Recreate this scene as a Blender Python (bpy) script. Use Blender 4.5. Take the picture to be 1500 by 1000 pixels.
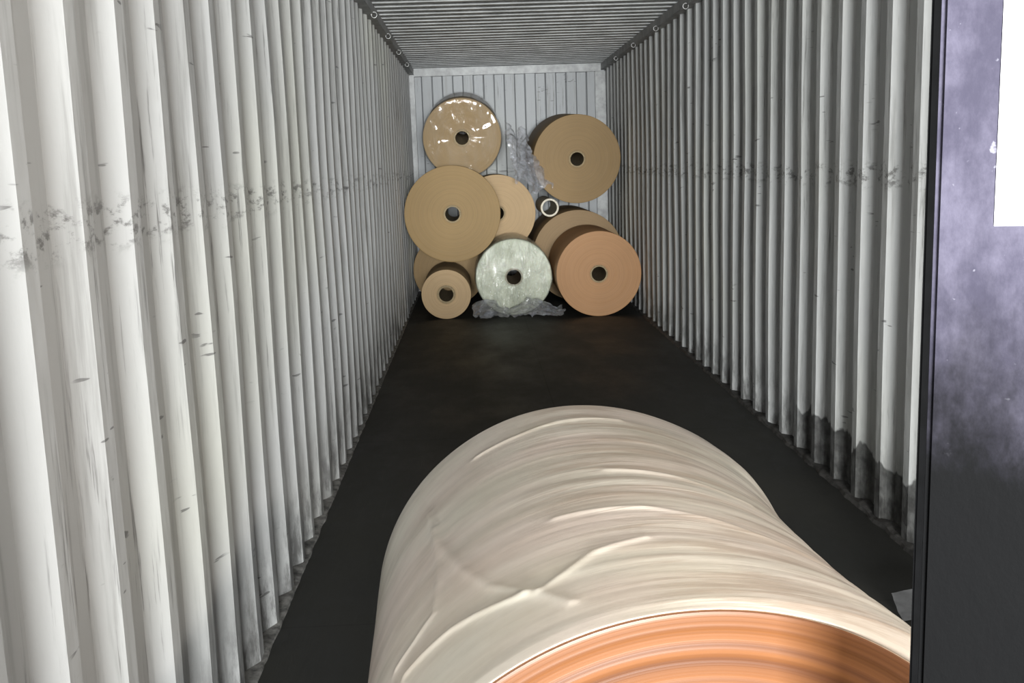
import bpy, bmesh, math, random
from mathutils import Vector, Matrix, noise
PI = math.pi
S = bpy.context.scene
C = S.collection
for o in list(bpy.data.objects):
    bpy.data.objects.remove(o)

# ------------------------------------------------------------------ camera
W, L, H = 2.352, 12.03, 2.69            # inside of the container, doorway at y = 0
YAW, PITCH, ROLL, FPX = math.radians(1.779), math.radians(-9.643), math.radians(-1.886), 1528.5
f = Vector((math.sin(YAW) * math.cos(PITCH), math.cos(YAW) * math.cos(PITCH), math.sin(PITCH)))
r0 = Vector((math.cos(YAW), -math.sin(YAW), 0))
u0 = r0.cross(f)
r = r0 * math.cos(ROLL) + u0 * math.sin(ROLL)
u = u0 * math.cos(ROLL) - r0 * math.sin(ROLL)
cam = bpy.data.cameras.new('camera')
co = bpy.data.objects.new('camera', cam)
C.objects.link(co)
M = Matrix.Identity(4)
for i in range(3):
    M[i][0], M[i][1], M[i][2] = r[i], u[i], -f[i]
M.translation = Vector((0.7214, -0.95, 1.5229))
co.matrix_world = M
cam.lens = FPX / 1500 * 36
cam.sensor_width = 36
cam.clip_start = 0.02
S.camera = co

# ------------------------------------------------------------------ light
wd = bpy.data.worlds.new('world')
S.world = wd
wd.use_nodes = True
wd.node_tree.nodes['Background'].inputs[0].default_value = (0.95, 0.97, 1.0, 1)
wd.node_tree.nodes['Background'].inputs[1].default_value = 1.5
def area(name, loc, target, size, power, col=(1, 1, 1), spread=180, sy=None):
    l = bpy.data.lights.new(name, 'AREA')
    l.size = size
    if sy:
        l.shape = 'RECTANGLE'; l.size_y = sy
    l.energy = power; l.color = col; l.spread = math.radians(spread)
    o = bpy.data.objects.new(name, l)
    C.objects.link(o)
    o.location = loc
    o.rotation_euler = (Vector(target) - Vector(loc)).to_track_quat('-Z', 'Y').to_euler()
    return o
area('bay_daylight', (1.35, -14.0, 1.8), (1.1, 9.0, 1.5), 4.2, 2100, (0.97, 1.0, 1.0), 70, 1.9)
lamp = bpy.data.lights.new('fill_lamp', 'POINT')  # unseen lamp added by the doorway to fill left wall and big roll
lamp.energy = 230; lamp.color = (1.0, 0.93, 0.85); lamp.shadow_soft_size = 0.08
lo = bpy.data.objects.new('fill_lamp', lamp); C.objects.link(lo); lo.location = (2.12, -0.45, 1.85)

S.view_settings.view_transform = 'Standard'
S.view_settings.look = 'None'
S.view_settings.gamma = 1
S.view_settings.use_curve_mapping = False
S.view_settings.exposure = -1.0

# ------------------------------------------------------------------ helpers
def srgb(r, g, b):
    def c(v):
        v /= 255
        return v / 12.92 if v <= 0.04045 else ((v + 0.055) / 1.055) ** 2.4
    return (c(r), c(g), c(b), 1)

class NT:
    """small wrapper to write node trees briefly"""
    def __init__(s, name):
        s.m = bpy.data.materials.new(name)
        s.m.use_nodes = True
        s.t = s.m.node_tree
        s.t.nodes.clear()
        s.out = s.n('ShaderNodeOutputMaterial')
        s.tc = s.n('ShaderNodeTexCoord')
    def n(s, typ, **kw):
        nd = s.t.nodes.new(typ)
        for k, v in kw.items():
            setattr(nd, k, v)
        return nd
    def l(s, a, b):
        s.t.links.new(a, b)
    def put(s, sock, v):
        if isinstance(v, bpy.types.NodeSocket):
            s.l(v, sock)
        else:
            sock.default_value = v
    def math(s, op, a, b=0.0, c=0.0):
        nd = s.n('ShaderNodeMath', operation=op)
        s.put(nd.inputs[0], a); s.put(nd.inputs[1], b)
        if len(nd.inputs) > 2: s.put(nd.inputs[2], c)
        return nd.outputs[0]
    def mapping(s, scale, rot=(0, 0, 0), loc=(0, 0, 0), src='Object'):
        nd = s.n('ShaderNodeMapping')
        nd.inputs['Scale'].default_value = scale
        nd.inputs['Rotation'].default_value = rot
        nd.inputs['Location'].default_value = loc
        s.l(s.tc.outputs[src], nd.inputs[0])
        return nd.outputs[0]
    def noise(s, vec, scale=1, detail=4, rough=0.55, dist=0.0):
        nd = s.n('ShaderNodeTexNoise')
        s.l(vec, nd.inputs['Vector'])
        nd.inputs['Scale'].default_value = scale
        nd.inputs['Detail'].default_value = detail
        nd.inputs['Roughness'].default_value = rough
        nd.inputs['Distortion'].default_value = dist
        return nd.outputs[0]
    def ramp(s, v, lo, hi, a=0.0, b=1.0):
        nd = s.n('ShaderNodeMapRange', interpolation_type='SMOOTHSTEP')
        s.put(nd.inputs[0], v)
        nd.inputs[1].default_value = lo; nd.inputs[2].default_value = hi
        nd.inputs[3].default_value = a; nd.inputs[4].default_value = b
        return nd.outputs[0]
    def mix(s, fac, a, b, blend='MIX'):
        nd = s.n('ShaderNodeMix', data_type='RGBA', blend_type=blend)
        s.put(nd.inputs[0], fac); s.put(nd.inputs[6], a); s.put(nd.inputs[7], b)
        return nd.outputs[2]
    def bump(s, h, strength=0.3, dist=0.01):
        nd = s.n('ShaderNodeBump')
        nd.inputs['Strength'].default_value = strength
        nd.inputs['Distance'].default_value = dist
        s.l(h, nd.inputs['Height'])
        return nd.outputs[0]
    def principled(s, color, rough=0.5, normal=None, metallic=0.0, spec=0.5, coat=0.0, coat_rough=0.1):
        p = s.n('ShaderNodeBsdfPrincipled')
        s.put(p.inputs['Base Color'], color)
        s.put(p.inputs['Roughness'], rough)
        p.inputs['Metallic'].default_value = metallic
        p.inputs['Specular IOR Level'].default_value = spec
        p.inputs['Coat Weight'].default_value = coat
        p.inputs['Coat Roughness'].default_value = coat_rough
        if normal is not None: s.l(normal, p.inputs['Normal'])
        return p.outputs[0]
    def done(s, sh):
        s.l(sh, s.out.inputs[0])
        return s.m

def xyz(t):
    sp = t.n('ShaderNodeSeparateXYZ')
    t.l(t.tc.outputs['Object'], sp.inputs[0])
    return sp.outputs

def wall_mat(name, dark_foot=False, base=(184, 185, 184)):
    t = NT(name)
    x, y, z = xyz(t)
    col = srgb(*base)
    tint = t.noise(t.mapping((1, 0.5, 0.6)), 0.9, 2)
    col = t.mix(t.ramp(tint, 0.5, 0.75, 0, 0.3), col, srgb(196, 196, 176))
    # rubbed vertical grime
    g = t.noise(t.mapping((9, 9, 0.55)), 2.2, 6, 0.65)
    col = t.mix(t.ramp(g, 0.52, 0.72, 0, 0.55), col, srgb(128, 127, 124))
    g2 = t.noise(t.mapping((26, 26, 1.2)), 2.0, 5, 0.7)
    patch = t.ramp(t.noise(t.mapping((0.9, 0.9, 0.7)), 1.6, 3), 0.45, 0.62)
    col = t.mix(t.math('MULTIPLY', t.ramp(g2, 0.55, 0.70, 0, 0.85), patch), col, srgb(92, 90, 88))
    # scuffed line left by cargo at chest height
    band = t.math('SUBTRACT', 1.0, t.ramp(t.math('ABSOLUTE', t.math('SUBTRACT', z, 1.43)), 0.02, 0.075))
    bn = t.ramp(t.noise(t.mapping((2, 12, 20)), 1.6, 5, 0.7), 0.50, 0.64, 0, 0.75)
    col = t.mix(t.math('MULTIPLY', band, bn), col, srgb(84, 82, 80))
    # short scratches
    sc = t.noise(t.mapping((6, 6, 34), rot=(0.5, 0, 0)), 1.3, 2, 0.5)
    scm = t.math('MULTIPLY', t.ramp(sc, 0.67, 0.70), t.ramp(t.noise(t.mapping((3, 3, 3)), 1.4, 2), 0.55, 0.62))
    col = t.mix(t.math('MULTIPLY', scm, 0.7), col, srgb(80, 78, 78))
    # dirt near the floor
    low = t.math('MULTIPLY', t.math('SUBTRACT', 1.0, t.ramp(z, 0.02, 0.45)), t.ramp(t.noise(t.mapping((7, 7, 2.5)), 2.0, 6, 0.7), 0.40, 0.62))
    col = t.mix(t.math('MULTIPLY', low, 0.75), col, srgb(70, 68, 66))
    if dark_foot:
        # dark ragged band on the foot of the wall near the doorway
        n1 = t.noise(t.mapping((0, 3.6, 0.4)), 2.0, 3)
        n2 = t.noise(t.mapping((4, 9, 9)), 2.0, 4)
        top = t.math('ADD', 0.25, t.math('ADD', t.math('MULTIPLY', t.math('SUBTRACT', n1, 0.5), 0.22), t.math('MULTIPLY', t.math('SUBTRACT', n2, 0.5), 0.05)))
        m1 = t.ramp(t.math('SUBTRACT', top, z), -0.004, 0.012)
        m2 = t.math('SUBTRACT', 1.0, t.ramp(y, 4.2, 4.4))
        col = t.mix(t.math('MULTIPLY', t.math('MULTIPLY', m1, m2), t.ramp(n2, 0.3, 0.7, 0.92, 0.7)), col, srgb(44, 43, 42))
    dents = t.noise(t.mapping((3, 3, 2)), 1.5, 3)
    fine = t.noise(t.mapping((40, 40, 12)), 1.5, 4)
    h = t.math('ADD', dents, t.math('MULTIPLY', fine, 0.08))
    return t.done(t.principled(col, 0.5, t.bump(h, 0.35, 0.02), spec=0.35))

def plain(name, rgb, rough=0.5, metallic=0.0, var=0.12, scale=30, bump=0.1, spec=0.5):
    t = NT(name)
    n = t.noise(t.mapping((1, 1, 1)), scale, 5, 0.6)
    c = t.mix(t.ramp(n, 0.3, 0.75, 0, 1), srgb(*rgb), srgb(*[v * (1 - 2 * var) for v in rgb]))
    return t.done(t.principled(c, rough, t.bump(n, bump, 0.004), metallic, spec))

def floor_mat():
    t = NT('floor_paint')
    n = t.noise(t.mapping((1.2, 0.6, 1)), 1.5, 6, 0.65)
    c = t.mix(t.ramp(n, 0.35, 0.7), srgb(36, 36, 34), srgb(52, 51, 47))
    s = t.noise(t.mapping((30, 1.2, 1)), 1.5, 5, 0.7)
    c = t.mix(t.ramp(s, 0.6, 0.75, 0, 0.5), c, srgb(64, 62, 58))
    br = t.n('ShaderNodeTexBrick')
    t.l(t.mapping((1, 1, 1), rot=(0, 0, PI / 2)), br.inputs['Vector'])
    br.offset = 0.0
    br.inputs['Scale'].default_value = 1
    br.inputs['Brick Width'].default_value = 2.4
    br.inputs['Row Height'].default_value = 1.176
    br.inputs['Mortar Size'].default_value = 0.004
    br.inputs['Mortar Smooth'].default_value = 0
    c = t.mix(t.math('MULTIPLY', br.outputs['Fac'], 0.6), c, srgb(22, 22, 20))
    return t.done(t.principled(c, t.ramp(n, 0.3, 0.7, 0.5, 0.75), t.bump(t.math('ADD', n, s), 0.2, 0.004), spec=0.3))

def paper_face(name, rgb, ring=90, strength=0.35, dark=0.75, coat=0.0):
    """paper roll: fine wound layers on the ends, plain wrapper round the outside"""
    t = NT(name)
    x, y, z = xyz(t)
    rad = t.math('SQRT', t.math('ADD', t.math('MULTIPLY', x, x), t.math('MULTIPLY', z, z)))
    cmb = t.n('ShaderNodeCombineXYZ')
    t.l(rad, cmb.inputs[0])
    nd = t.n('ShaderNodeTexNoise')
    t.l(cmb.outputs[0], nd.inputs['Vector'])
    nd.inputs['Scale'].default_value = ring
    nd.inputs['Detail'].default_value = 5
    big = t.noise(t.mapping((1, 1, 1)), 2.5, 3)
    base = srgb(*rgb)
    c = t.mix(t.ramp(nd.outputs[0], 0.35, 0.7, 0, strength), base, srgb(*[v * dark for v in rgb]))
    c = t.mix(t.ramp(big, 0.4, 0.75, 0, 0.25), c, srgb(*[min(255, v * 1.1) for v in rgb]))
    return t.done(t.principled(c, 0.62, t.bump(nd.outputs[0], 0.25, 0.004), spec=0.3, coat=coat, coat_rough=0.25))

def film_mat(name, milk=0.25, color=(235, 238, 235), scale=(7, 7, 7), gloss=0.12, bumpy=0.6, refl=0.08, facet=0.55, detail=5):
    """thin plastic film: mostly see through, milky, glossy creases"""
    t = NT(name)
    n = t.noise(t.mapping(scale, rot=(0, 0.5, 0)), 2.0, detail, 0.62, 0.8)
    n2 = t.noise(t.mapping(tuple(v * 3 for v in scale), rot=(0, 0.5, 0)), 2.0, 3, 0.5, 0.5)
    vo = t.n('ShaderNodeTexVoronoi')
    wv = t.n('ShaderNodeVectorMath', operation='ADD')
    t.l(t.mapping(tuple(v * 1.6 for v in scale), rot=(0, 0.5, 0)), wv.inputs[0])
    t.l(t.math('MULTIPLY', n2, 1.2), wv.inputs[1])
    t.l(wv.outputs[0], vo.inputs['Vector'])
    vo.inputs['Scale'].default_value = 1.0
    h = t.math('ADD', t.math('ADD', n, t.math('MULTIPLY', n2, 0.3)), t.math('MULTIPLY', vo.outputs['Distance'], facet))
    nm = t.bump(h, bumpy, 0.035)
    tr = t.n('ShaderNodeBsdfTransparent')
    p = t.principled(srgb(*color), gloss + 0.05, nm, spec=0.6)
    gl = t.n('ShaderNodeBsdfGlossy')
    gl.inputs['Roughness'].default_value = gloss
    t.l(nm, gl.inputs['Normal'])
    fr = t.n('ShaderNodeLayerWeight')
    fr.inputs['Blend'].default_value = 0.25
    t.l(nm, fr.inputs['Normal'])
    m1 = t.n('ShaderNodeMixShader'); t.put(m1.inputs[0], t.ramp(n, 0.35, 0.75, milk * 0.6, milk * 1.5))
    t.l(tr.outputs[0], m1.inputs[1]); t.l(p, m1.inputs[2])
    m2 = t.n('ShaderNodeMixShader'); t.put(m2.inputs[0], t.math('ADD', t.math('MULTIPLY', fr.outputs['Facing'], 0.6), refl))
    t.l(m1.outputs[0], m2.inputs[1]); t.l(gl.outputs[0], m2.inputs[2])
    return t.done(m2.outputs[0])

def new_obj(name, bm, mat, parent=None, smooth=None, loc=None):
    me = bpy.data.meshes.new(name)
    bmesh.ops.recalc_face_normals(bm, faces=bm.faces)
    bm.to_mesh(me); bm.free()
    me.materials.append(mat)
    if smooth is not None:
        for p in me.polygons: p.use_smooth = True
        if smooth < 180: me.set_sharp_from_angle(angle=math.radians(smooth))
    o = bpy.data.objects.new(name, me)
    C.objects.link(o)
    if parent: o.parent = parent
    if loc: o.location = loc
    return o

def structure(o):
    o['kind'] = 'structure'
    return o

def tag(o, label, cat, group=None):
    o['label'] = label; o['category'] = cat
    if group: o['group'] = group
    return o

def thing(name, label, cat, loc, rot=(0, 0, 0), group=None):
    o = bpy.data.objects.new(name, None)
    o.empty_display_size = 0.1
    C.objects.link(o)
    o.location = loc; o.rotation_euler = rot
    return tag(o, label, cat, group)

def box(bm, a, b, bevel=0):
    vs = [bm.verts.new((x, y, z)) for x in (a[0], b[0]) for y in (a[1], b[1]) for z in (a[2], b[2])]
    fs = []
    for q in ((0, 1, 3, 2), (4, 6, 7, 5), (0, 4, 5, 1), (2, 3, 7, 6), (0, 2, 6, 4), (1, 5, 7, 3)):
        fs.append(bm.faces.new([vs[i] for i in q]))
    if bevel:
        es = list({e for fc in fs for e in fc.edges})
        bmesh.ops.bevel(bm, geom=es, offset=bevel, segments=2, affect='EDGES')

def lathe(bm, prof, n=96):
    """closed profile of (radius, along) turned about local Y"""
    rings = []
    for k in range(n):
        a = 2 * PI * k / n
        rings.append([bm.verts.new((p[0] * math.cos(a), p[1], p[0] * math.sin(a))) for p in prof])
    m = len(prof)
    for k in range(n):
        A, B = rings[k], rings[(k + 1) % n]
        for i in range(m):
            j = (i + 1) % m
            bm.faces.new((A[i], A[j], B[j], B[i]))

def corrugation(y0, y1, phase, rec=0.082, sl=0.068, pro=0.054, depth=0.036, sl2=0.074):
    """list of (along, inset): inset 0 = standing proud into the room, depth = recessed"""
    per = rec + sl + pro + sl2
    pts = []
    k = math.floor((y0 - phase) / per) - 1
    while True:
        b = phase + k * per
        for d, v in ((0, depth), (rec, depth), (rec + sl, 0), (rec + sl + pro, 0)):
            pts.append((b + d, v))
        if b > y1: break
        k += 1
    out = []
    def at(q):
        for (a, va), (c, vc) in zip(pts, pts[1:]):
            if a <= q <= c:
                return va + (vc - va) * (q - a) / (c - a)
    out.append((y0, at(y0)))
    out += [p for p in pts if y0 < p[0] < y1]
    out.append((y1, at(y1)))
    return out

# ------------------------------------------------------------------ container shell
m_wl = wall_mat('left_wall_paint', base=(176, 176, 175))
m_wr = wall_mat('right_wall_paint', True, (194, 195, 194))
m_wb = wall_mat('end_wall_paint', base=(148, 150, 152))
m_roof = plain('roof_paint', (226, 228, 228), 0.5, 0, 0.1, 4, 0.1)
m_rail = plain('rail_paint', (168, 169, 169), 0.5, 0, 0.12, 8, 0.15)
m_seam = plain('seam_grime', (74, 72, 70), 0.7, 0, 0.3, 25, 0.6)

def side_wall(name, x, sgn, phase, mat):
    bm = bmesh.new()
    pr = corrugation(0.0, L + 0.03, phase)
    NZ = 14
    rnd = random.Random(5 if sgn > 0 else 8)
    rows = []
    for (y, v) in pr:
        col = []
        for k in range(NZ + 1):
            z = H * k / NZ
            d = 0.010 * noise.noise(Vector((sgn * 5, y * 1.3, z * 0.9)))      # gentle panel dents
            dy = 0.006 * noise.noise(Vector((sgn * 9, y * 0.8, z * 1.1)))
            col.append(bm.verts.new((x + sgn * (v + d + 0.006), y + dy, z)))
        rows.append(col)
    for A, B in zip(rows, rows[1:]):
        for k in range(NZ):
            bm.faces.new((A[k], B[k], B[k + 1], A[k + 1]))
    # outer skin so that the wall has thickness
    xo = x + sgn * 0.075
    q = [bm.verts.new((xo, yy, zz)) for yy, zz in ((0, 0), (L + .03, 0), (L + .03, H), (0, H))]
    bm.faces.new(q)
    return structure(new_obj(name, bm, mat))
PH_L, PH_R = 0.05, -0.04
side_wall('wall_left', 0, -1, PH_L, m_wl)
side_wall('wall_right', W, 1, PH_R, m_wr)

bm = bmesh.new()
pr = corrugation(-0.01, W + 0.01, 0.02, 0.105, 0.018, 0.109, 0.040, 0.018)
A = [bm.verts.new((p[0], L + p[1], 0)) for p in pr]
B = [bm.verts.new((p[0], L + p[1], H)) for p in pr]
for i in range(len(pr) - 1):
    bm.faces.new((A[i], A[i + 1], B[i + 1], B[i]))
q = [bm.verts.new(p) for p in ((0, L + .09, 0), (W, L + .09, 0), (W, L + .09, H), (0, L + .09, H))]
bm.faces.new(q)
structure(new_obj('wall_back', bm, m_wb))

bm = bmesh.new()
pr = corrugation(0.0, L + 0.05, 0.0, 0.055, 0.042, 0.060, 0.040, 0.042)
A = [bm.verts.new((-0.03, p[0], H + p[1])) for p in pr]
B = [bm.verts.new((W + 0.03, p[0], H + p[1])) for p in pr]
for i in range(len(pr) - 1):
    bm.faces.new((A[i], A[i + 1], B[i + 1], B[i]))
q = [bm.verts.new(p) for p in ((-.03, 0, H + .08), (W + .03, 0, H + .08), (W + .03, L + .05, H + .08), (-.03, L + .05, H + .08))]
bm.faces.new(q)
structure(new_obj('ceiling', bm, m_roof))

bm = bmesh.new()
box(bm, (-0.08, -0.1, -0.06), (W + 0.08, L + 0.1, 0.0))
structure(new_obj('floor', bm, floor_mat()))

bm = bmesh.new()
box(bm, (-3.0, -9.0, -0.06), (5.0, -0.102, 0.0))
structure(new_obj('floor', bm, plain('dock_concrete', (168, 166, 160), 0.8, 0, 0.12, 3, 0.1)))

# rails, corner posts and end header
def trim(name, a, b, bevel=0.004, mat=None):
    bm = bmesh.new(); box(bm, a, b, bevel)
    return structure(new_obj(name, bm, mat or m_rail))
rl = trim('trim_1', (-0.03, 0, H - 0.075), (0.045, L, H - 0.002))
rr = trim('trim_2', (W - 0.045, 0, H - 0.075), (W + 0.03, L, H - 0.002))
trim('trim_3', (0.046, L - 0.05, H - 0.095), (W - 0.046, L + 0.05, H - 0.002))
trim('trim_4', (-0.02, L - 0.06, 0.001), (0.05, L + 0.03, H - 0.077))
trim('trim_5', (W - 0.12, L - 0.055, 0.001), (W + 0.02, L + 0.03, H - 0.097))

def ring_bm(R, rr_, n=20, m=8):
    bm = bmesh.new()
    vs = []
    for i in range(n):
        a = 2 * PI * i / n
        vs.append([bm.verts.new(((R + rr_ * math.cos(b)) * math.cos(a), rr_ * math.sin(b), (R + rr_ * math.cos(b)) * math.sin(a)))
                   for b in [2 * PI * j / m for j in range(m)]])
    for i in range(n):
        for j in range(m):
            bm.faces.new((vs[i][j], vs[(i + 1) % n][j], vs[(i + 1) % n][(j + 1) % m], vs[i][(j + 1) % m]))
    return bm
m_steel = plain('bare_steel', (150, 150, 148), 0.4, 0.7, 0.15, 40, 0.1)
for rail, x in ((rl, 0.052), (rr, W - 0.052)):
    for k in range(5):
        new_obj('lashing_ring', ring_bm(0.020, 0.005), m_steel, rail, 60, (x, 5.6 + 1.25 * k, H - 0.082))

# rough welded seam between floor and side walls
def seam(name, x, sgn, mat, k):
    bm = bmesh.new()
    n = 420
    prev = None
    for i in range(n + 1):
        y = 0.0 + (L - 0.08) * i / n
        a = k * 0.018 + k * 0.012 * noise.noise(Vector((sgn, y * 9, 0))) + k * 0.006 * noise.noise(Vector((sgn, y * 40, 3)))
        hgt = k * 0.022 + k * 0.014 * noise.noise(Vector((sgn, y * 7, 5))) + k * 0.008 * noise.noise(Vector((sgn, y * 36, 8)))
        row = [bm.verts.new((x + sgn * 0.045, y, 0.0005)), bm.verts.new((x - sgn * a, y, 0.0005)),
               bm.verts.new((x - sgn * a * 0.6, y, hgt * 0.7)), bm.verts.new((x + sgn * 0.045, y, hgt))]
        if prev:
            for j in range(3):
                bm.faces.new((prev[j], prev[j + 1], row[j + 1], row[j]))
        prev = row
    return structure(new_obj(name, bm, mat, smooth=40))
seam('trim_6', 0, -1, plain('seam_paint', (140, 138, 134), 0.7, 0, 0.3, 25, 0.6), 0.5)
seam('trim_7', W, 1, m_seam, 1.0)

# ------------------------------------------------------------------ paper rolls
m_core = plain('core_board', (150, 132, 100), 0.8, 0, 0.12, 40)
m_core_white = plain('pale_core_board', (214, 206, 188), 0.7, 0, 0.1, 40)
KR = [paper_face('kraft_paper_%d' % i, c) for i, c in enumerate(((138, 113, 73), (130, 106, 70), (136, 112, 80), (160, 120, 82), (168, 142, 106)))]
m_white_paper = paper_face('white_paper', (196, 200, 178), 90, 0.25, 0.9)
m_film = film_mat('clear_film', 0.05, scale=(3.2, 3, 1.1), gloss=0.06, bumpy=0.5, refl=0.03, facet=0.15, detail=1.5)
m_film_w = film_mat('milky_film', 0.30, (228, 234, 220), (7, 4, 2.5), 0.08, 0.9, 0.14)
m_film_loose = film_mat('loose_film', 0.32, (206, 209, 218), (7, 7, 7), 0.08, 1.0, 0.16)

def roll_body(R, rc, Ln, rings=True, seed=0, amp=0.0022):
    bm = bmesh.new()
    prof = []
    n = 26 if rings else 2
    rnd = random.Random(seed)
    for i in range(n):
        rr_ = rc + (R - 0.006 - rc) * i / (n - 1)
        prof.append((rr_, 0.0 + (rnd.uniform(0, amp) if 0 < i < n - 1 else 0)))
    prof += [(R - 0.0015, 0.0015), (R, 0.007), (R, Ln * 0.5), (R, Ln - 0.007), (R - 0.006, Ln), (rc, Ln)]
    lathe(bm, prof)
    return bm

def core_bm(ri, ro, Ln, out=0.004):
    bm = bmesh.new()
    lathe(bm, [(ri, -out), (ro - 0.002, -out), (ro, -out + 0.002), (ro, Ln + out), (ri, Ln + out)], 48)
    return bm

def film_shell(R, Ln, seed, loose=0.02, cap=0.9, rim=0.012):
    """wrinkled film over the front face and round the body"""
    bm = bmesh.new()
    prof = [(R * cap * k / 14, -0.012) for k in range(3, 15)]
    prof += [(R * (cap + (1 - cap) * k / 4), -0.012 + 0.004 * k / 4) for k in range(1, 4)]
    prof += [(R + rim, 0.004)] + [(R + rim, Ln * k / 14) for k in range(1, 15)]
    n = 128
    rows = []
    for k in range(n):
        a = 2 * PI * k / n
        col = []
        for (pr_, py) in prof:
            v = Vector((pr_ * math.cos(a), py, pr_ * math.sin(a)))
            w = noise.noise(v * 9 + Vector((seed, 0, 0))) + 0.5 * noise.noise(Vector((a * 7, py * 3 + pr_ * 3, seed)))
            cr = max(0, 1 - 7 * abs(noise.noise(Vector((v.x * 5 + v.z * 2.2, v.z * 1.6 - v.x, seed + 4))))) ** 2
            if py < 0:
                v.y -= 0.4 * loose * cr
                v.y -= loose * max(0, w) * 0.8
            else:
                d = 1 + (0.5 * loose * max(-0.1, w) + 0.2 * loose * cr) / R
                v.x *= d; v.z *= d
            col.append(bm.verts.new(v))
        rows.append(col)
    for k in range(n):
        A, B = rows[k], rows[(k + 1) % n]
        for i in range(len(prof) - 1):
            bm.faces.new((A[i], A[i + 1], B[i + 1], B[i]))
    return bm

GROUP = 'paper rolls stacked at the far end'
def paper_roll(label, cx, cz, y, R, Ln, ri, mat, tilt=0, yaw=0, core=None, ro=None, group=GROUP, seed=0):
    """front face centre at (cx, y, cz); tilt raises the far end"""
    rot = Matrix.Rotation(math.radians(yaw), 4, 'Z') @ Matrix.Rotation(math.radians(tilt), 4, 'X')
    base = Vector((cx, y, cz)) + rot @ Vector((0, Ln / 2, -R))
    t = thing('paper_roll', label, 'paper roll', base, rot.to_euler(), group)
    ro = ro or ri + 0.016
    off = (0, -Ln / 2, R)
    new_obj('wound_paper', roll_body(R, ro + 0.0005, Ln, True, seed), mat, t, 35, off)
    new_obj('core_tube', core_bm(ri, ro, Ln), core or m_core, t, 35, off)
    return t, off

# front row
paper_roll('large kraft paper roll at left, lying on the small roll and the white one', 0.4960, 1.0520, 9.50, 0.478, 0.92, 0.072, KR[0], seed=1)
paper_roll('small pale paper roll on the floor by the left wall', 0.400, 0.2515, 9.50, 0.250, 0.9, 0.072, KR[4], seed=2, ro=0.092)
t8, off8 = paper_roll('white paper roll wrapped in clear film on the floor, middle of the front row', 1.088, 0.3965, 9.55, 0.384, 0.85, 0.075, m_white_paper, seed=3)
new_obj('stretch_film', film_shell(0.384, 0.85, 3.3, 0.020, rim=0.006), m_film_w, t8, 60, off8)
paper_roll('reddish kraft paper roll on the floor against the right wall, front row', 1.923, 0.424, 9.31, 0.423, 1.13, 0.072, KR[3], seed=4)
# back row
paper_roll('kraft paper roll at floor level mostly hidden behind the small pale roll', 0.415, 0.396, 10.52, 0.395, 1.3, 0.072, KR[1], seed=5)
paper_roll('kraft paper roll half hidden right of the large left roll, above the white one', 0.9630, 0.9980, 10.50, 0.418, 1.3, 0.072, KR[4], seed=6)
paper_roll('kraft paper roll on the floor behind the reddish one, below the top right roll', 1.838, 0.506, 10.50, 0.500, 1.35, 0.072, KR[2], seed=7)
t1, off1 = paper_roll('film wrapped kraft paper roll on top of the pile at left', 0.612, 1.815, 10.45, 0.420, 1.3, 0.072, KR[0], tilt=6.5, seed=8)
new_obj('stretch_film', film_shell(0.420, 1.3, 7.7, 0.009), m_film, t1, 60, off1)
paper_roll('kraft paper roll on top of the pile at right, leaning on the wall', 1.828, 1.552, 10.30, 0.468, 1.25, 0.072, KR[1], tilt=3.0, yaw=1.0, seed=9)
# lone core
t = thing('cardboard_tube', 'narrow cardboard tube with a pale rim wedged in the middle of the pile', 'cardboard tube', (1.530, 10.9, 0.945), (0, 0, 0))
new_obj('tube_wall', core_bm(0.078, 0.098, 1.0), m_core_white, t, 35, (0, -0.5, 0.10))

# ------------------------------------------------------------------ loose film
def sheet(name, P, nx, ny, amp, seed, mat, parent=None, loc=None, freq=9):
    """crumpled sheet; P(u, v) gives the smooth position"""
    bm = bmesh.new()
    g = []
    for i in range(nx + 1):
        row = []
        for j in range(ny + 1):
            p = Vector(P(i / nx, j / ny))
            d = Vector((noise.noise(p * freq + Vector((seed, 0, 0))), noise.noise(p * freq + Vector((0, seed, 7))), noise.noise(p * freq + Vector((3, 9, seed)))))
            d2 = Vector((noise.noise(p * freq * 2.7 + Vector((seed, 5, 0))), noise.noise(p * freq * 2.7 + Vector((0, seed, 2))), noise.noise(p * freq * 2.7 + Vector((8, 9, seed)))))
            row.append(bm.verts.new(p + d * amp + d2 * amp * 0.5))
        g.append(row)
    for i in range(nx):
        for j in range(ny):
            bm.faces.new((g[i][j], g[i + 1][j], g[i + 1][j + 1], g[i][j + 1]))
    return new_obj(name, bm, mat, parent, 50, loc)

def curtain(a, b):
    # falls from the top left roll into the gap beside the top right one
    x = 1.065 + 0.38 * a * (0.55 + 0.45 * b) + 0.10 * b
    z = 1.93 - 0.62 * b - 0.10 * a + 0.05 * math.sin(a * 9)
    y = 10.39 - 0.20 * min(1, b * 4) + 0.03 * math.sin(a * 11 + b * 4)
    return x, y, z
o = sheet('plastic_film', curtain, 60, 70, 0.045, 2.2, m_film_loose)
tag(o, 'crumpled clear plastic film hanging between the two top rolls', 'plastic film')

def heap(a, b):
    x = 0.66 + 0.90 * a
    y = 9.24 + 0.22 * b
    z = 0.045 + 0.05 * b + 0.10 * b * (0.5 + 0.5 * math.cos((a - 0.15) * 12))
    return x, y, z
o = sheet('plastic_film', heap, 110, 40, 0.034, 4.1, m_film_loose, freq=14)
tag(o, 'crumpled clear plastic film heaped on the floor under the white roll', 'plastic film')

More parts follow.
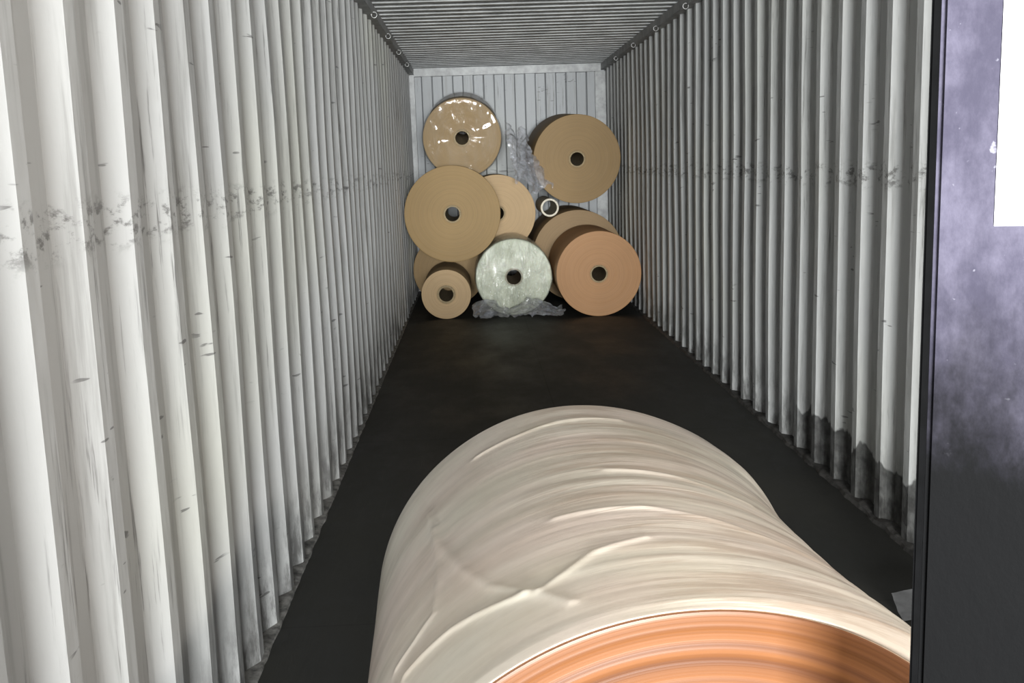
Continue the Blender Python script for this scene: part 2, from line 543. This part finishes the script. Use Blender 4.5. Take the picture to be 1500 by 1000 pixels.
# ------------------------------------------------------------------ big roll in the doorway
RB, LB, ANG = 0.478, 1.145, 0.0408
FAR = Vector((0.9374, 1.4303, RB))
t = NT('big_roll_paper')
x, y, z = xyz(t)
rad = t.math('SQRT', t.math('ADD', t.math('MULTIPLY', x, x), t.math('MULTIPLY', z, z)))
cmb = t.n('ShaderNodeCombineXYZ'); t.l(rad, cmb.inputs[0])
nd = t.n('ShaderNodeTexNoise'); t.l(cmb.outputs[0], nd.inputs['Vector'])
nd.inputs['Scale'].default_value = 55; nd.inputs['Detail'].default_value = 6
c = t.mix(t.ramp(nd.outputs[0], 0.35, 0.68), srgb(130, 82, 44), srgb(94, 54, 26))
outer = t.ramp(rad, RB - 0.0006, RB - 0.0001)
c = t.mix(outer, c, srgb(206, 190, 168))
m_big = t.done(t.principled(c, 0.42, t.bump(nd.outputs[0], 0.4, 0.004), spec=0.5))

t = NT('white_stretch_film')
ax = t.noise(t.mapping((2.2, 26, 2.2)), 1.6, 5, 0.6, 0.6)
ax2 = t.noise(t.mapping((4, 90, 4)), 1.6, 4, 0.6, 0.3)
msk = t.ramp(t.math('ADD', xyz(t)[0], t.math('MULTIPLY', t.math('SUBTRACT', t.noise(t.mapping((3, 3, 3)), 1, 3), 0.5), 0.5)), -0.22, 0.05, 0.12, 1.0)
h = t.math('MULTIPLY', msk, t.math('ADD', ax, t.math('MULTIPLY', ax2, 0.6)))
nm = t.bump(h, 0.20, 0.010)
tint = t.noise(t.mapping((1, 2, 1)), 2.2, 3)
c = t.mix(t.ramp(tint, 0.35, 0.7), srgb(222, 215, 199), srgb(226, 210, 197))
c = t.mix(t.math('MULTIPLY', t.ramp(t.math('ADD', ax, t.math('MULTIPLY', t.math('SUBTRACT', ax2, 0.5), 0.5)), 0.45, 0.62), t.math('MULTIPLY', msk, 0.7)), c, srgb(188, 168, 150))
tr = t.n('ShaderNodeBsdfTransparent')
p = t.principled(c, 0.30, nm, spec=0.6, coat=0.3, coat_rough=0.15)
mx = t.n('ShaderNodeMixShader'); t.put(mx.inputs[0], t.ramp(t.noise(t.mapping((3, 7, 3)), 1.2, 4), 0.3, 0.7, 0.62, 0.92))
t.l(tr.outputs[0], mx.inputs[1]); t.l(p, mx.inputs[2])
m_big_film = t.done(mx.outputs[0])

base = FAR + Vector((math.sin(ANG), -math.cos(ANG), 0)) * (LB / 2)
base.z = 0.001
big = thing('paper_roll', 'big paper roll wrapped in white stretch film lying nearest in the doorway', 'paper roll', base, (0, 0, ANG))
# local Y runs to the far end; near face at y = -LB/2
bm = bmesh.new()
prof = []
n = 60; rnd = random.Random(11)
for i in range(n):
    rr_ = 0.10 + (RB - 0.006 - 0.10) * i / (n - 1)
    prof.append((rr_, rnd.uniform(0, 0.0022) if 0 < i < n - 1 else 0))
prof += [(RB - 0.0015, 0.0015), (RB, 0.006), (RB, LB / 2), (RB, LB - 0.006), (RB - 0.006, LB), (0.10, LB)]
lathe(bm, prof, 160)
new_obj('wound_paper', bm, m_big, big, 35, (0, -LB / 2, RB))
new_obj('core_tube', core_bm(0.076, 0.0995, LB), m_core, big, 35, (0, -LB / 2, RB))

bm = bmesh.new()
NS, NA = 300, 420
A0, A1 = -PI * 0.32, PI * 1.32
# folds and overlap edges of the film: (distance from the near end, angle, height)
CRE = [
    ([(0.854, 2.377), (0.63, 2.322), (0.414, 2.21), (0.277, 2.117), (0.189, 2.009), (0.164, 1.963), (0.097, 1.885)], 0.0040),
    ([(0.725, 2.344), (0.482, 2.322), (0.344, 2.349), (0.321, 2.456), (0.317, 2.548)], 0.0030),
    ([(0.171, 1.961), (0.199, 1.87), (0.238, 1.769), (0.26, 1.60)], 0.0032),
    ([(0.974, 2.093), (0.982, 1.885), (1.007, 1.695), (1.012, 1.55), (1.005, 1.40)], 0.0028),
    ([(0.249, 2.493), (0.231, 2.273), (0.182, 2.01)], 0.0040),
    ([(0.62, 1.60), (0.60, 1.35), (0.56, 1.05)], 0.0025),
    ([(0.42, 1.85), (0.40, 1.55), (0.33, 1.20), (0.30, 0.95)], 0.0025),
]
def ridge(s, a):
    h = 0
    for pts, hh in CRE:
        best = 9
        for (s0, a0), (s1, a1) in zip(pts, pts[1:]):
            dx, dy = s1 - s0, (a1 - a0) * RB
            px, py = s - s0, (a - a0) * RB
            k = max(0, min(1, (px * dx + py * dy) / (dx * dx + dy * dy)))
            q = math.hypot(px - k * dx, py - k * dy)
            if q < best: best = q
        if best < 0.03:
            h += 0.75 * hh * (math.exp(-(best / 0.008) ** 2) + 0.4 * math.exp(-(best / 0.018) ** 2))
    return h
rows = []
for i in range(NS + 1):
    s = LB * i / NS
    row = []
    for j in range(NA + 1):
        a = A0 + (A1 - A0) * j / NA          # 0 = right side, pi/2 = top
        w1 = noise.noise(Vector((s * 22 + 1.5 * math.sin(a * 1.3), a * 1.2, 3)))
        w2 = noise.noise(Vector((s * 55 + 2.0 * math.sin(a * 1.7 + 1), a * 1.6, 9)))
        w3 = noise.noise(Vector((s * 4, a * 2, 1)))
        calm = 0.10 + 0.90 * max(0, min(1, (2.15 - a) / 0.6)) * (1 - 0.6 * max(0, min(1, (s - 0.75) / 0.2)))     # tight and smooth on the left, rumpled on the right
        d = 0.0035 + calm * (0.0022 * w1 + 0.0006 * w2) + 0.0012 * w3
        # slack film billowing off the right side
        bul = math.exp(-((a - 0.72) / 0.30) ** 2) * math.exp(-((s - 1.02) / (0.12 if s < 1.02 else 0.2)) ** 2)
        d += 0.022 * bul + 0.030 * math.exp(-((a - 0.80) / 0.38) ** 2) * math.exp(-(s / 0.30) ** 2)
        if 0.8 < a < 2.7: d += ridge(s, a)
        rr_ = RB + max(0.0006, d)
        edge = min(1, s / 0.03)
        rr_ = RB + 0.0004 + (rr_ - RB - 0.0004) * edge
        row.append(bm.verts.new((rr_ * math.cos(a), s + (0.006 if i == 0 else 0) * 1 + (0.004 if s > LB - 0.001 else 0), rr_ * math.sin(a))))
    rows.append(row)
for i in range(NS):
    for j in range(NA):
        bm.faces.new((rows[i][j], rows[i + 1][j], rows[i + 1][j + 1], rows[i][j + 1]))
new_obj('stretch_film', bm, m_big_film, big, 180, (0, -LB / 2, RB))

# ------------------------------------------------------------------ blue post at the doorway
t = NT('blue_scuffed_paint_shaded')
x, y, z = xyz(t)
n1 = t.noise(t.mapping((1, 1, 0.6)), 14, 6, 0.7)
c = t.mix(t.ramp(n1, 0.35, 0.7), srgb(72, 69, 84), srgb(106, 102, 118))
n2 = t.noise(t.mapping((1, 1, 1)), 60, 3, 0.6)
c = t.mix(t.ramp(n2, 0.66, 0.72, 0, 0.8), c, srgb(150, 148, 160))
shade_z = t.math('ADD', z, t.math('MULTIPLY', t.math('SUBTRACT', t.noise(t.mapping((3, 3, 2)), 5, 5, 0.7), 0.5), 0.22))
c = t.mix(t.ramp(shade_z, 1.22, 1.44, 1, 0), c, srgb(14, 14, 15))  # shade on the lower post painted into the colour, fading out upward
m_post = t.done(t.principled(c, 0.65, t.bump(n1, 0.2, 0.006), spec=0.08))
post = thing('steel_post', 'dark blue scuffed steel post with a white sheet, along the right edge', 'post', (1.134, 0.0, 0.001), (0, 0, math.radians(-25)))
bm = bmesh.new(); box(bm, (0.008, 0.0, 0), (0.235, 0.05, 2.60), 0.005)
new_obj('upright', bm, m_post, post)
bm = bmesh.new(); box(bm, (0.0, -0.003, 0.02), (0.0078, 0.044, 2.58), 0.002)
new_obj('rubber_seal', bm, plain('black_rubber', (14, 14, 15), 0.9, 0, 0.2, 30, 0.1, 0.1), post)
bm = bmesh.new()
box(bm, (0.058, -0.0014, 1.453), (0.19, -0.0004, 1.648))
new_obj('blank_sheet', bm, plain('white_sheet', (246, 246, 246), 0.5, 0, 0.01, 20, 0.02), post)

# ------------------------------------------------------------------ scrap on the floor by the right wall
def scrap(a, b):
    return (2.085 + 0.20 * a - 0.03 * b * (1 - a), 2.36 - 0.17 * b, 0.022 + 0.02 * (1 - b) + 0.012 * math.sin(3 * a) * (1 - b))
o = sheet('film_scrap', scrap, 24, 24, 0.005, 6.0, plain('grey_scrap', (92, 92, 93), 0.5, 0, 0.1, 20, 0.2), freq=10)
tag(o, 'small grey scrap of film on the floor right of the nearest roll', 'scrap')
